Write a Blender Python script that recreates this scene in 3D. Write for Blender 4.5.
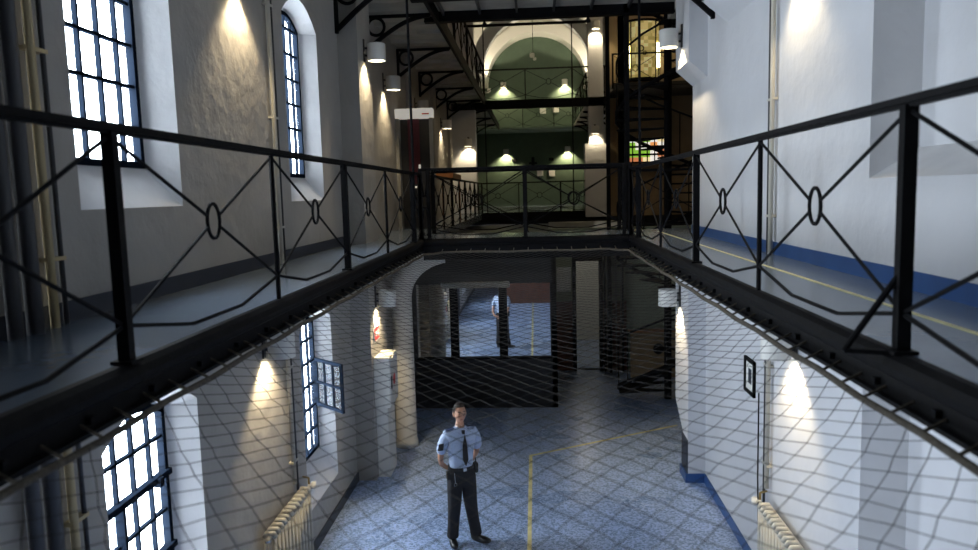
import bpy, bmesh, math, random
from mathutils import Vector, Matrix
random.seed(7)
PI = math.pi
for o in list(bpy.data.objects): bpy.data.objects.remove(o)
SC = bpy.context.scene
COL = SC.collection

# ------------------------------------------------------------ camera
cd = bpy.data.cameras.new('camera'); cam = bpy.data.objects.new('camera', cd); COL.objects.link(cam)
yaw, pit, rol = math.radians(3.673), math.radians(6.336), math.radians(1.539)
F = Vector((-math.sin(yaw)*math.cos(pit), math.cos(yaw)*math.cos(pit), -math.sin(pit)))
R0 = Vector((math.cos(yaw), math.sin(yaw), 0)); U0 = R0.cross(F)
R = R0*math.cos(rol) - U0*math.sin(rol); U = R0*math.sin(rol) + U0*math.cos(rol)
M = Matrix((R, U, -F)).transposed().to_4x4(); M.translation = Vector((0, 0, .719))
cam.matrix_world = M
cd.sensor_width = 36; cd.lens = 740/978*36; cd.clip_start = .05; cd.clip_end = 200
cd.dof.use_dof = True; cd.dof.focus_distance = 10.2; cd.dof.aperture_fstop = 1.8
SC.camera = cam
# ------------------------------------------------------------ world: bright overcast sky
w = bpy.data.worlds.new('sky'); SC.world = w; w.use_nodes = True
bg = w.node_tree.nodes['Background']; bg.inputs[0].default_value = (.86, .93, 1, 1); bg.inputs[1].default_value = 28
vs = SC.view_settings
vs.view_transform = 'Standard'; vs.look = 'None'; vs.gamma = 1; vs.use_curve_mapping = False; vs.exposure = 0.0
LAMP_W = 90

# ------------------------------------------------------------ materials
MATS = {}
def mat(name, col, rough=.6, metal=0, var=0, vscale=4, bump=0, bscale=12, emit=None, estr=0, spec=.5):
    if name in MATS: return MATS[name]
    m = bpy.data.materials.new(name); m.use_nodes = True; nt = m.node_tree; N = nt.nodes; L = nt.links
    p = N['Principled BSDF']
    p.inputs['Base Color'].default_value = (*col, 1); p.inputs['Roughness'].default_value = rough
    p.inputs['Metallic'].default_value = metal; p.inputs['Specular IOR Level'].default_value = spec
    tc = N.new('ShaderNodeTexCoord')
    if var:
        n = N.new('ShaderNodeTexNoise'); n.inputs['Scale'].default_value = vscale; n.inputs['Detail'].default_value = 5
        L.new(tc.outputs['Object'], n.inputs['Vector'])
        r = N.new('ShaderNodeValToRGB'); r.color_ramp.elements[0].position = .3; r.color_ramp.elements[1].position = .7
        r.color_ramp.elements[0].color = (*[c*(1-var) for c in col], 1); r.color_ramp.elements[1].color = (*[min(1, c*(1+var)) for c in col], 1)
        L.new(n.outputs['Fac'], r.inputs['Fac']); L.new(r.outputs['Color'], p.inputs['Base Color'])
    if bump:
        n2 = N.new('ShaderNodeTexNoise'); n2.inputs['Scale'].default_value = bscale; n2.inputs['Detail'].default_value = 4
        L.new(tc.outputs['Object'], n2.inputs['Vector'])
        b = N.new('ShaderNodeBump'); b.inputs['Strength'].default_value = bump; b.inputs['Distance'].default_value = .05
        L.new(n2.outputs['Fac'], b.inputs['Height']); L.new(b.outputs['Normal'], p.inputs['Normal'])
    if emit:
        p.inputs['Emission Color'].default_value = (*emit, 1); p.inputs['Emission Strength'].default_value = estr
    MATS[name] = m; return m
plaster = mat('rough lime plaster', (.39, .37, .34), .8, var=.09, vscale=1.2, bump=.55, bscale=5)
plaster_r = mat('smooth white paint', (.62, .63, .66), .65, var=.05, vscale=1.5, bump=.25, bscale=6)
cream = mat('cream paint', (.5, .4, .22), .45, var=.05)
white = mat('white enamel', (.75, .74, .7), .4)
black = mat('black painted iron', (.004, .004, .005), .68, var=.3, vscale=20, bump=.05, bscale=40, spec=.12)
darkiron = mat('dark grey iron', (.03, .03, .032), .4, var=.3, vscale=10, bump=.1, bscale=30)
navy = mat('navy window iron', (.008, .012, .02), .8, spec=.0)
gfloor = mat('grey blue gallery paint', (.13, .17, .23), .2, var=.1, vscale=2, bump=.02, bscale=6)
bluep = mat('blue skirting paint', (.03, .09, .26), .35, var=.1)
greyp = mat('dark slate skirting paint', (.025, .032, .05), .5, var=.1)
yellow = mat('yellow line paint', (.66, .6, .3), .5, var=.15, vscale=8)
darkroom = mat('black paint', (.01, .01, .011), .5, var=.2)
soffit = mat('grey boards', (.5, .48, .43), .7, var=.15, vscale=3)
rope = mat('tarred rope', (.1, .085, .065), .9, var=.3, vscale=40, bump=.4, bscale=80)
netm = mat('net cord', (.035, .03, .026), .9)
green = mat('green wall paint', (.075, .115, .08), .6, var=.08)
tan = mat('tan wall paint', (.25, .18, .10), .6, var=.12, vscale=2)
wood = mat('orange brown wood', (.28, .12, .045), .4, var=.25, vscale=3)
redbrown = mat('red brown wood', (.12, .04, .02), .5, var=.2)
maroon = mat('maroon cloth', (.08, .012, .02), .8)
red = mat('red sign', (.6, .02, .02), .4)
brass = mat('aged brass', (.35, .25, .1), .35, .8)
chrome = mat('chrome', (.6, .6, .6), .25, 1)
bulbm = mat('lit bulb', (1, .9, .7), .3, emit=(1, .86, .58), estr=40)
tube = mat('lit tube', (1, .95, .8), .3, emit=(1, .9, .55), estr=9)
paper = mat('white paper', (.75, .75, .72), .7)
# terrazzo floor
def terrazzo():
    m = bpy.data.materials.new('speckled blue grey terrazzo'); m.use_nodes = True; N = m.node_tree.nodes; L = m.node_tree.links
    p = N['Principled BSDF']; tc = N.new('ShaderNodeTexCoord')
    v = N.new('ShaderNodeTexVoronoi'); v.inputs['Scale'].default_value = 45
    n = N.new('ShaderNodeTexNoise'); n.inputs['Scale'].default_value = 1.1; n.inputs['Detail'].default_value = 4
    L.new(tc.outputs['Object'], v.inputs['Vector']); L.new(tc.outputs['Object'], n.inputs['Vector'])
    r = N.new('ShaderNodeValToRGB'); e = r.color_ramp.elements
    e[0].color = (.18, .27, .45, 1); e[1].color = (.5, .64, .95, 1); e[0].position = .1; e[1].position = .8
    sp = N.new('ShaderNodeSeparateColor'); L.new(v.outputs['Color'], sp.inputs[0]); L.new(sp.outputs[0], r.inputs['Fac'])
    mx = N.new('ShaderNodeMixRGB'); mx.blend_type = 'MULTIPLY'; mx.inputs[0].default_value = .3
    L.new(r.outputs['Color'], mx.inputs[1]); L.new(n.outputs['Fac'], mx.inputs[2]); L.new(mx.outputs[0], p.inputs['Base Color'])
    g = N.new('ShaderNodeMapRange'); g.inputs[3].default_value = .18; g.inputs[4].default_value = .42
    L.new(n.outputs['Fac'], g.inputs[0]); L.new(g.outputs[0], p.inputs['Roughness'])
    return m
lfloor = terrazzo()
def glass_mat(name, tint=(1, 1, 1), gl=.1):
    m = bpy.data.materials.new(name); m.use_nodes = True; N = m.node_tree.nodes; L = m.node_tree.links
    N.remove(N['Principled BSDF']); out = N['Material Output']
    t = N.new('ShaderNodeBsdfTransparent'); t.inputs[0].default_value = (*tint, 1)
    g = N.new('ShaderNodeBsdfGlossy'); g.inputs['Roughness'].default_value = .03
    x = N.new('ShaderNodeMixShader'); x.inputs[0].default_value = gl
    L.new(t.outputs[0], x.inputs[1]); L.new(g.outputs[0], x.inputs[2]); L.new(x.outputs[0], out.inputs[0])
    return m
pane_m = glass_mat('clear window glass', (.96, .98, 1), .008)
mirror = mat('dark reflecting glass', (.85, .88, .9), .015, 1)
def stained(name, cols, scale, strength):
    m = bpy.data.materials.new(name); m.use_nodes = True; N = m.node_tree.nodes; L = m.node_tree.links
    p = N['Principled BSDF']; tc = N.new('ShaderNodeTexCoord')
    mp = N.new('ShaderNodeMapping'); mp.inputs['Scale'].default_value = scale
    v = N.new('ShaderNodeTexWhiteNoise'); v.noise_dimensions = '3D'
    fl = N.new('ShaderNodeVectorMath'); fl.operation = 'FLOOR'
    L.new(tc.outputs['Object'], mp.inputs['Vector']); L.new(mp.outputs[0], fl.inputs[0]); L.new(fl.outputs[0], v.inputs['Vector'])
    r = N.new('ShaderNodeValToRGB'); r.color_ramp.interpolation = 'CONSTANT'
    while len(r.color_ramp.elements) < len(cols): r.color_ramp.elements.new(1)
    for i, c in enumerate(cols): r.color_ramp.elements[i].position = i/len(cols); r.color_ramp.elements[i].color = (*c, 1)
    L.new(v.outputs['Value'], r.inputs['Fac']); L.new(r.outputs[0], p.inputs['Base Color']); L.new(r.outputs[0], p.inputs['Emission Color'])
    p.inputs['Emission Strength'].default_value = strength; return m
stain_m = stained('backlit coloured glass', [(1, .95, .85), (.25, .5, .05), (.9, .35, .1), (1, .8, .4), (1, 1, 1), (.6, .2, .08)], (4, 4, 3.9), .9)
amber_m = stained('amber leaded glass', [(.75, .62, .25), (.6, .5, .18), (.85, .75, .38), (.5, .4, .12)], (7, 7, 9), .3)

# ------------------------------------------------------------ mesh helpers
class MB:
    def __init__(s): s.bm = bmesh.new()
    def face(s, pts):
        return s.bm.faces.new([s.bm.verts.new(p) for p in pts])
    def box(s, x0, x1, y0, y1, z0, z1, bev=0):
        r = bmesh.ops.create_cube(s.bm, size=1)
        for v in r['verts']: v.co = Vector(((x0+x1)/2+v.co.x*(x1-x0), (y0+y1)/2+v.co.y*(y1-y0), (z0+z1)/2+v.co.z*(z1-z0)))
        if bev:
            ed = {e for v in r['verts'] for e in v.link_edges}
            bmesh.ops.bevel(s.bm, geom=list(ed), offset=bev, segments=2, affect='EDGES')
        return s
    def bar(s, a, b, w, h=None, n=8):
        """round bar a-b radius w; if h given: rectangular w x h bar"""
        a, b = Vector(a), Vector(b); d = (b-a).normalized()
        up = Vector((0, 0, 1)) if abs(d.z) < .95 else Vector((0, 1, 0))
        e1 = d.cross(up).normalized(); e2 = e1.cross(d)
        if h is None: prof = [(w*math.cos(2*PI*k/n), w*math.sin(2*PI*k/n)) for k in range(n)]
        else: prof = [(-w/2, -h/2), (w/2, -h/2), (w/2, h/2), (-w/2, h/2)]
        r0 = [s.bm.verts.new(a+e1*p+e2*q) for p, q in prof]; r1 = [s.bm.verts.new(b+e1*p+e2*q) for p, q in prof]
        k = len(prof)
        for i in range(k): s.bm.faces.new((r0[i], r0[(i+1) % k], r1[(i+1) % k], r1[i]))
        s.bm.faces.new(r0[::-1]); s.bm.faces.new(r1); return s
    def poly(s, pts, rad, n=8, closed=False):
        pts = [Vector(p) for p in pts]; m = len(pts); rings = []
        rads = rad if isinstance(rad, (list, tuple)) else [rad]*m
        e1 = None
        for i, p in enumerate(pts):
            a = pts[i-1] if (i or closed) else p; b = pts[(i+1) % m] if (i < m-1 or closed) else p
            d = (b-a).normalized()
            if e1 is None:
                up = Vector((0, 0, 1)) if abs(d.z) < .9 else Vector((0, 1, 0)); e1 = d.cross(up).normalized()
            else: e1 = (e1 - d*e1.dot(d)).normalized()
            e2 = e1.cross(d)
            rings.append([s.bm.verts.new(p+(e1*math.cos(2*PI*k/n)+e2*math.sin(2*PI*k/n))*rads[i]) for k in range(n)])
        for i in range(m if closed else m-1):
            A, B = rings[i], rings[(i+1) % m]
            for k in range(n): s.bm.faces.new((A[k], A[(k+1) % n], B[(k+1) % n], B[k]))
        if not closed: s.bm.faces.new(rings[0][::-1]); s.bm.faces.new(rings[-1])
        return s
    def ring(s, c, ax1, ax2, r, t, n=20, q=6, rz=None):
        c = Vector(c); a1, a2 = Vector(ax1), Vector(ax2); rz = rz or r
        return s.poly([c+a1*r*math.cos(2*PI*k/n)+a2*rz*math.sin(2*PI*k/n) for k in range(n)], t, q, True)
    def lathe(s, prof, c=(0, 0, 0), n=24):
        c = Vector(c); rings = []
        for r, z in prof: rings.append([s.bm.verts.new(c+Vector((r*math.cos(2*PI*k/n), r*math.sin(2*PI*k/n), z))) for k in range(n)])
        for i in range(len(rings)-1):
            for k in range(n): s.bm.faces.new((rings[i][k], rings[i][(k+1) % n], rings[i+1][(k+1) % n], rings[i+1][k]))
        return s
    def prism(s, pts, vec):
        vec = Vector(vec); a = [s.bm.verts.new(p) for p in pts]; b = [s.bm.verts.new(Vector(p)+vec) for p in pts]; n = len(pts)
        for i in range(n): s.bm.faces.new((a[i], a[(i+1) % n], b[(i+1) % n], b[i]))
        s.bm.faces.new(a[::-1]); s.bm.faces.new(b); return s
    def build(s, name, m, parent=None, smooth=False, kind=None, label=None, cat=None, group=None, off=None):
        bmesh.ops.recalc_face_normals(s.bm, faces=s.bm.faces)
        if off is None and parent is not None:
            off = Vector(parent.location); q = parent.parent
            while q is not None: off += q.location; q = q.parent
        if off is not None and Vector(off).length: bmesh.ops.translate(s.bm, verts=s.bm.verts, vec=-Vector(off))
        me = bpy.data.meshes.new(name); s.bm.to_mesh(me); s.bm.free()
        if smooth:
            for f in me.polygons: f.use_smooth = True
        me.materials.append(m); o = bpy.data.objects.new(name, me); COL.objects.link(o)
        if parent is not None: o.parent = parent
        elif off is not None: o.location = off
        tag(o, label, cat, group, kind); return o
def tag(o, label=None, cat=None, group=None, kind=None):
    if label: o['label'] = label
    if cat: o['category'] = cat
    if group: o['group'] = group
    if kind: o['kind'] = kind
    return o
def thing(name, label, cat, loc=(0, 0, 0), group=None):
    o = bpy.data.objects.new(name, None); o.empty_display_size = .1; COL.objects.link(o); o.location = loc
    return tag(o, label, cat, group)
def copy_tree(o, parent=None):
    c = o.copy(); COL.objects.link(c)
    if parent is not None: c.parent = parent
    for ch in [x for x in list(COL.objects) if x.parent == o]: copy_tree(ch, c)
    return c
def smooth_angle(o): 
    for f in o.data.polygons: f.use_smooth = True

reveal_m = mat('smooth reveal paint with window light', (.74, .74, .75), .7, var=.06, vscale=3, bump=.2, bscale=7)  # reveals paler than the walls, window light put into the colour
# ------------------------------------------------------------ dimensions
XL, XR, ZG = -2.87, 2.5, -3.74           # left wall, right wall, ground floor (gallery floor = 0)
EL, ER = -1.85, 1.53                     # gallery edges
YN, YB, YB2 = -6.0, 11.9, 13.4           # near end wall, cross bridge front and back
ZU = 3.8                                 # underside of the upper walkway
YP = 15.0                                # dark glazed partition
YS = 26.0                                # second cross bridge

# ------------------------------------------------------------ walls with openings
def outline(y0, y1, z0, z1, rise, n=8):
    """counter-clockwise opening outline with a segmental arched head; z1 = springing"""
    p = [(y0, z0), (y1, z0)]
    for k in range(n+1):
        t = k/n; y = y1+(y0-y1)*t; p.append((y, z1+rise*(1-(2*t-1)**2)))
    return p
def wall_with_openings(name, x, sgn, y0, y1, z0, z1, ops, m, thick=.3, kind='structure'):
    """sgn=-1: wall body lies towards -x.  ops: list of (inner outline, glazing outline, depth, through)"""
    B = MB(); bm = B.bm
    rev = []
    def plate(xx, outs):
        loops = [[(y0, z0), (y1, z0), (y1, z1), (y0, z1)]]+outs; es = []
        for lp in loops:
            vv = [bm.verts.new((xx, a, b)) for a, b in lp]
            es += [bm.edges.new((vv[i], vv[(i+1) % len(vv)])) for i in range(len(vv))]
        bmesh.ops.triangle_fill(bm, edges=es, use_beauty=True)
    plate(x, [o[0] for o in ops]); plate(x+sgn*thick, [o[1] for o in ops if o[3]])
    for (o0, o1, d, thr) in ops:
        def strip(xa, la, xb, lb):
            A = [bm.verts.new((xa, a, b)) for a, b in la]; C = [bm.verts.new((xb, a, b)) for a, b in lb]; n = len(A)
            for i in range(n): rev.append(bm.faces.new((A[i], A[(i+1) % n], C[(i+1) % n], C[i])))
        strip(x, o0, x+sgn*d, o1)
        if thr: strip(x+sgn*d, o1, x+sgn*thick, o1)
        else: bm.faces.new([bm.verts.new((x+sgn*d, a, b)) for a, b in o1])
    for (ya, yb_, za, zb) in ((y0, y0, z0, z1), (y1, y1, z0, z1)):
        B.face([(x, ya, za), (x+sgn*thick, ya, za), (x+sgn*thick, ya, zb), (x, ya, zb)])
    for z in (z0, z1): B.face([(x, y0, z), (x+sgn*thick, y0, z), (x+sgn*thick, y1, z), (x, y1, z)])
    for f in rev: f.material_index = 1
    o = B.build(name, m, kind=kind); o.data.materials.append(reveal_m); return o
BAYS = [-7.54+4.1*k for k in range(1, 5)]     # glazing start of each bay: -3.35, .75, 4.85, 8.95
LEV = [(ZG+1.02, -.95, .12, ZG+.55), (.98, 2.85, .17, .68)]     # glazing sill, springing, rise, outer sill
ops = []; wins = []
for yb in BAYS:
    for (s0, s1, rs, so) in LEV:
        go = outline(yb, yb+.95, s0, s1, rs); io = outline(yb-.22, yb+1.15, so, s1+.02, rs+.12)
        if yb < 0 or (yb < 2 and s0 > 0): continue
        ops.append((io, go, .2, True)); wins.append((yb, s0, s1, rs))
wall_with_openings('wall_left', XL, -1, YN, 12.6, ZG-.3, 8.2, ops, plaster)
ops = []
for yb in (-3.9, .2, 4.3):
    for (za, zb) in ((ZG+1.0, -.8), (.75, 2.9)):
        ops.append((outline(yb, yb+1.45, za, zb, .15), outline(yb, yb+1.43, za+.22, zb-.03, .12), .35, False))
wall_with_openings('wall_right', XR, 1, YN, 12.0, ZG-.3, 8.2, ops, plaster_r, .55)

def make_window(idx, yb, s0, s1, rs, casement):
    n = 'window_%d' % idx; xg = XL-.215
    B = MB(); H = lambda y: s1+rs*(1-(2*(y-yb)/.95-1)**2)
    B.box(xg-.03, xg+.03, yb, yb+.05, s0, s1+.02); B.box(xg-.03, xg+.03, yb+.90, yb+.95, s0, s1+.02); B.box(xg-.03, xg+.03, yb, yb+.95, s0, s0+.05)
    pts = [(xg, yb+.95*k/10, H(yb+.95*k/10)-.02) for k in range(11)]
    for a, b in zip(pts, pts[1:]): B.bar(a, b, .06, .05)
    for k in (1, 2, 3):
        y = yb+.2375*k; B.box(xg-.018, xg+.018, y-.013, y+.013, s0, H(y)-.02)
    z = s0+.31; r = 1; hole = (ZG+1.02+.31*2, ZG+1.02+.31*4)
    while z < s1+.05:
        B.box(xg-.018, xg+.018, yb, yb+.95, z-.013, z+.013); z += .31; r += 1
    o = B.build(n, navy, kind='structure')
    g = MB(); g.prism([(xg, a, b) for a, b in outline(yb+.02, yb+.84, s0+.02, s1, rs-.03)], (.004, 0, 0)); g.build('window_pane', pane_m, o)
    if casement:
        # opening leaf hinged on the far side, swung into the room
        za, zb = hole; hy, hx = yb+.91, xg+.05; c, s = math.cos(math.radians(48)), math.sin(math.radians(48))
        L = MB(); W = .62
        def P(t, z): return (hx+s*t, hy-c*t, z)
        for t in (0, W): L.bar(P(t, za), P(t, zb), .04, .035)
        for z in (za, zb): L.bar(P(-.02, z), P(W+.02, z), .035, .04)
        for t in (W/3, 2*W/3): L.bar(P(t, za), P(t, zb), .028, .028)
        L.bar(P(0, (za+zb)/2), P(W, (za+zb)/2), .028, .028)
        cs = L.build('casement_leaf', navy, o, label='opened window leaf of six panes')
        G = MB(); G.prism([P(0, za), P(W, za), P(W, zb), P(0, zb)], (.003, .003, 0)); G.build('casement_pane', pane_m, cs)
    elif s0 < 0:
        L = MB(); L.box(xg+.01, xg+.06, yb, yb+.95, hole[1]-.025, hole[1]+.025); L.box(xg+.01, xg+.06, yb+.215, yb+.25, hole[0], hole[1])
        L.box(xg+.01, xg+.06, yb, yb+.95, hole[0]-.025, hole[0]+.025); L.box(xg+.03, xg+.09, yb+.7, yb+.76, hole[1]-.05, hole[1]+.02)
        L.build('casement_leaf', navy, o)
    # daylight portal in the opening (sky light only)
    ld = bpy.data.lights.new('window_portal', 'AREA'); ld.shape = 'RECTANGLE'; ld.size = (s1+rs-s0); ld.size_y = .95
    ld.cycles.is_portal = True
    lo = bpy.data.objects.new('window_portal', ld); COL.objects.link(lo); lo.location = (XL-.31, yb+.475, (s0+s1+rs)/2)
    lo.rotation_euler = (0, -PI/2, 0)
for i, (yb, s0, s1, rs) in enumerate(wins):
    make_window(i+1, yb, s0, s1, rs, abs(yb-8.86) < .01 and s0 < 0)

def sbox(name, m, *a, bev=0): return MB().box(*a, bev=bev).build(name, m, kind='structure')
# floors, end walls, ceilings
sbox('floor', lfloor, -3.5, 7, YN, YS+.5, ZG-.3, ZG)
sbox('wall_near', plaster, -3.5, 3.1, YN-.3, YN, ZG-.3, 8.2)
sbox('trim_1', redbrown, XL, XR, YN, YN+.04, ZG, ZG+2.3)
sbox('ceiling', white, -3.5, 7, YN-.3, YS+1, 8.2, 8.4)
# pilasters where the nave ends
def pier(name, x0, x1, y0, y1, z0, z1, m, cham=0, side=1):
    """x0 = wall plane, x1 = face towards the void; cham: sloping underside at z0"""
    B = MB(); B.prism([(x0, y0, z0-(cham)), (x1, y0, z0), (x1, y0, z1), (x0, y0, z1)], (0, y1-y0, 0))
    return B.build(name, m, kind='structure')
pier('trim_2', XR+.02, 2.24, 11.0, 12.0, 2.52, 8.1, plaster_r, .25)
pier('trim_3', XR+.02, 2.2, 8.45, 9.9, 3.05, 8.1, plaster_r, .28)
B = MB(); B.prism([(XR+.02, 11.0, ZG), (2.24, 11.0, ZG), (2.24, 11.0, -.25), (XR+.02, 11.0, -.25)], (0, .42, 0))
B.prism([(XR+.02, 11.42, -3.05), (2.24, 11.42, -3.05), (2.24, 12.0, -2.7), (2.24, 12.0, -.25), (2.24, 11.42, -.25)][1:], (.28, 0, 0)); B.build('trim_4', plaster_r, kind='structure')
sbox('trim_5', greyp, 2.225, 2.24, 11.0, 11.42, ZG+.14, -3.08)  # thin dark panel over the lower void face of the right pier
pier('trim_6', XL-.02, -2.57, 11.1, 12.3, ZG, -.25, plaster)
pier('trim_7', XL-.02, -2.57, 11.1, 12.0, 0, 8.1, plaster)
sbox('wall_left_far', plaster, -3.42, XL, 12.6, 38.3, ZG-.3, 9.6)
# skirtings
sbox('baseboard_left', greyp, XL, XL+.015, YN, 11.1, 0, .13)
sbox('baseboard_right', bluep, XR-.015, XR, YN, 12, 0, .13)
sbox('baseboard_lower_left', greyp, XL, XL+.02, YN, 11.1, ZG, ZG+.14)
sbox('baseboard_lower_right', bluep, XR-.02, XR, YN, 11.0, ZG, ZG+.14)
sbox('baseboard_pier', bluep, 2.2, XR, 10.98, 11.45, ZG, ZG+.14)

# ------------------------------------------------------------ walkways
def edge_profile(B, x, y0, y1, s):
    """rounded iron nosing with a channel under it; s=+1: void lies at +x"""
    B.poly([(x, y0, -.055), (x, y1, -.055)], .06, 10)
    B.box(min(x, x+s*.02), max(x, x+s*.02), y0, y1, -.2, -.06); B.box(min(x-s*.07, x+s*.05), max(x-s*.07, x+s*.05), y0, y1, -.215, -.195)
    n = int((y1-y0)/.5)
    for k in range(n): B.box(min(x+s*.02, x+s*.045), max(x+s*.02, x+s*.045), y0+.3+k*.5, y0+.33+k*.5, -.17, -.14)
wl = thing('gallery_walkway', 'grey painted gallery floor along the left wall below the tall arched windows', 'walkway', (-2.4, 3, 0))
MB().box(XL, EL, YN, YS-.1, -.2, 0).build('floor_slab', gfloor, wl)
B = MB(); edge_profile(B, EL, YN, YB, 1); B.build('edge_beam', black, wl, smooth=False)
wr = thing('gallery_walkway', 'blue grey gallery floor along the right wall with a yellow line', 'walkway', (2.1, 3, 0))
MB().box(ER, XR, YN, 12.0, -.2, 0).build('floor_slab', gfloor, wr)
B = MB(); edge_profile(B, ER, YN, YB, -1); B.build('edge_beam', black, wr)
MB().box(2.045, 2.075, YN, 12.6, 0, .004).build('yellow_line', yellow, wr)
wb = thing('cross_bridge', 'black iron bridge crossing the well between the two galleries', 'bridge', (-.15, 12.6, 0))
MB().box(EL, ER, YB, YB2, -.2, 0).build('floor_slab', gfloor, wb)
sbox('floor_landing', gfloor, ER, 6.8, 12.0, YB2, -.2, 0)
B = MB(); B.poly([(EL, YB, -.055), (ER, YB, -.055)], .06, 10); B.box(EL, ER, YB-.02, YB, -.22, -.05); B.box(EL, ER, YB2, YB2+.02, -.24, -.02)
for k in range(4): B.box(EL, ER, YB+.2+k*.33, YB+.26+k*.33, -.36, -.2)
B.build('edge_beam', black, wb)
wn = thing('cross_bridge', 'bridge at the near end of the well on which the viewer stands', 'bridge', (-.15, -1, 0))
MB().box(EL, ER, -2, -.35, -.2, 0).build('floor_slab', gfloor, wn)

# ------------------------------------------------------------ railings
def railing(name, label, o, d, stations, thick, h=1.05, top=.028, rods=None, brace=None, group=None, detail=True):
    """o: origin at floor, d: unit direction; stations: list of t; thick: set of indices with heavy posts"""
    o, d = Vector(o), Vector(d); P = lambda t, z: o+d*t+Vector((0, 0, z))
    T = thing(name, label, 'railing', tuple(P(stations[0], 0)), group)
    w = Vector((d.y, -d.x, 0))
    B = MB(); B.bar(P(stations[0]-.03, h), P(stations[-1]+.03, h), .058, .03); B.bar(P(stations[0]-.03, h-.02), P(stations[-1]+.03, h-.02), .03, .02); B.build('handrail', black, T)
    for i, t in enumerate(stations):
        B = MB()
        if i in thick: B.bar(P(t, 0), P(t, h-.02), .056, .05); B.box(P(t, 0).x-.05, P(t, 0).x+.05, P(t, 0).y-.05, P(t, 0).y+.05, o.z, o.z+.015)
        else: B.bar(P(t, 0), P(t, h-.02), .017)
        B.build('post', black, T)
    for a, b in zip(stations, stations[1:]):
        L = b-a; r = .082; c = (a+b)/2; zc = .6; B = MB(); zt, zb = h-.04, .17
        for (ta, za) in ((a, zt), (b, zt), (a, zb), (b, zb)):
            v = Vector((ta-c, za-zc)); e = v.normalized()*r; B.bar(P(ta, za), P(c+e.x, zc+e.y), .0095, n=6)
        x = B.build('cross_brace', black, T)
        MB().ring(P(c, zc), d, (0, 0, 1), r, .011, 18 if detail else 10, 6, rz=.1).build('ring', black, T)
        B = MB(); B.poly([P(a, zb), P(a+L*.33, .06), P(a+L*.67, .06), P(b, zb)], .011, 6); B.build('bottom_bar', black, T)
    if rods:
        for t, z in rods: MB().bar(P(t, 0)+w*.03, P(t, z)+w*.03, .02).build('hanger_rod', black, T)
    if brace:
        for t, sd in brace:
            q = w*sd; c = P(t, 0)+q*.1; B = MB(); B.bar(P(t, .36), P(t+.08, 0)+q*.2, .014); B.bar(P(t, 0), P(t+.08, 0)+q*.2, .04, .02)
            B.build('foot_brace', black, T)
    return T
st = [-.83, 1.17, 3.17, 5.17, 7.17, 9.17, 11.17, 11.9]
st = [-2.83]+st; stl = [-2.8, -.4, 1.5]+st[3:]
railing('railing', 'black iron railing with ringed crosses along the left gallery edge', (EL, 0, 0), (0, 1, 0), stl, {0, 2+1, 5, 7, 8}, rods=[(11.17, 3.8)])
railing('railing', 'black iron railing with ringed crosses along the right gallery edge', (ER, 0, 0), (0, 1, 0), st, {0, 3, 5, 7, 8}, rods=[(11.17, 3.8)], brace=[(3.17, -1)])
railing('railing', 'black iron railing on the near side of the first cross bridge', (EL, YB, 0), (1, 0, 0), [.02, .14, 1.69, 3.26, 3.36], {0, 1, 2, 3, 4}, h=1.12)
railing('railing', 'black iron railing on the far side of the first cross bridge', (EL, YB2, 0), (1, 0, 0), [.02, 1.69, 3.36], {0, 1, 2}, h=1.12)
railing('railing', 'black railing receding past the first bridge along the left walkway', (EL, 0, 0), (0, 1, 0), [YB2+.05+1.58*k for k in range(9)], {0, 2, 4, 6, 8}, detail=False)

# ------------------------------------------------------------ safety net
net = thing('safety_net', 'diamond mesh safety net stretched across the well below the railings', 'net', (-.16, 6, -.2))
NX0, NX1, NY0, NY1 = -1.72, 1.40, -.3, 11.66
def nz(x, y):
    u = (x-NX0)/(NX1-NX0); v = (y-NY0)/(NY1-NY0); s = max(0, 4*u*(1-u))**.8
    return -.2-.2*s*min(1, 6*v, 7*(1-v))-.015*math.sin(3.1*x+1.7*y)*s
dx, dy = .135, .185
nx = round((NX1-NX0)/dx); ny = round((NY1-NY0)/dy); dx = (NX1-NX0)/nx; dy = (NY1-NY0)/ny
verts = []; edges = []; idx = {}
def nv(i, j):
    if (i, j) not in idx:
        x = NX0+i*dx/2; y = NY0+j*dy/2; e = min(i, 2*nx-i, j, 2*ny-j)/4; e = min(1, e)
        x +=   .02*e*math.sin(1.3*y+2*x)+random.uniform(-.009, .009)*e; y += .03*e*math.sin(2.1*x+.5*y)+random.uniform(-.012, .012)*e
        idx[(i, j)] = len(verts); verts.append(Vector((x, y, nz(x, y))))
    return idx[(i, j)]
bm = bmesh.new()
def cord(a, b, r=.0017):
    d = (b-a).normalized(); e1 = d.cross(Vector((0, 0, 1))).normalized()*r; e2 = Vector((0, 0, 1))*r
    A = [bm.verts.new(a+q) for q in (e1, e2, -e1, -e2)]; C = [bm.verts.new(b+q) for q in (e1, e2, -e1, -e2)]
    for k in range(4): bm.faces.new((A[k], A[(k+1) % 4], C[(k+1) % 4], C[k]))
for j in range(2*ny):
    for i in range(2*nx+1):
        if (i+j) % 2: continue
        for di in (-1, 1):
            if 0 <= i+di <= 2*nx: cord(verts[nv(i, j)], verts[nv(i+di, j+1)])
nb = MB(); nb.bm.free(); nb.bm = bm; nb.build('mesh', netm, net, label='diamond mesh of thin cord')
B = MB(); zr = -.2
c = [(NX0, NY0), (NX1, NY0), (NX1, NY1-.35), (NX1-.25, NY1), (NX0+.25, NY1), (NX0, NY1-.35)]
P = []
for a, b in zip(c, c[1:]+c[:1]):
    n = max(2, int(math.hypot(b[0]-a[0], b[1]-a[1])/.5))
    for k in range(n):
        t = k/n; P.append((a[0]+(b[0]-a[0])*t, a[1]+(b[1]-a[1])*t, zr-.012*(k % 2)))
B.poly(P, .016, 8, True); B.build('border_rope', rope, net, smooth=True)
B = MB()
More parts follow.
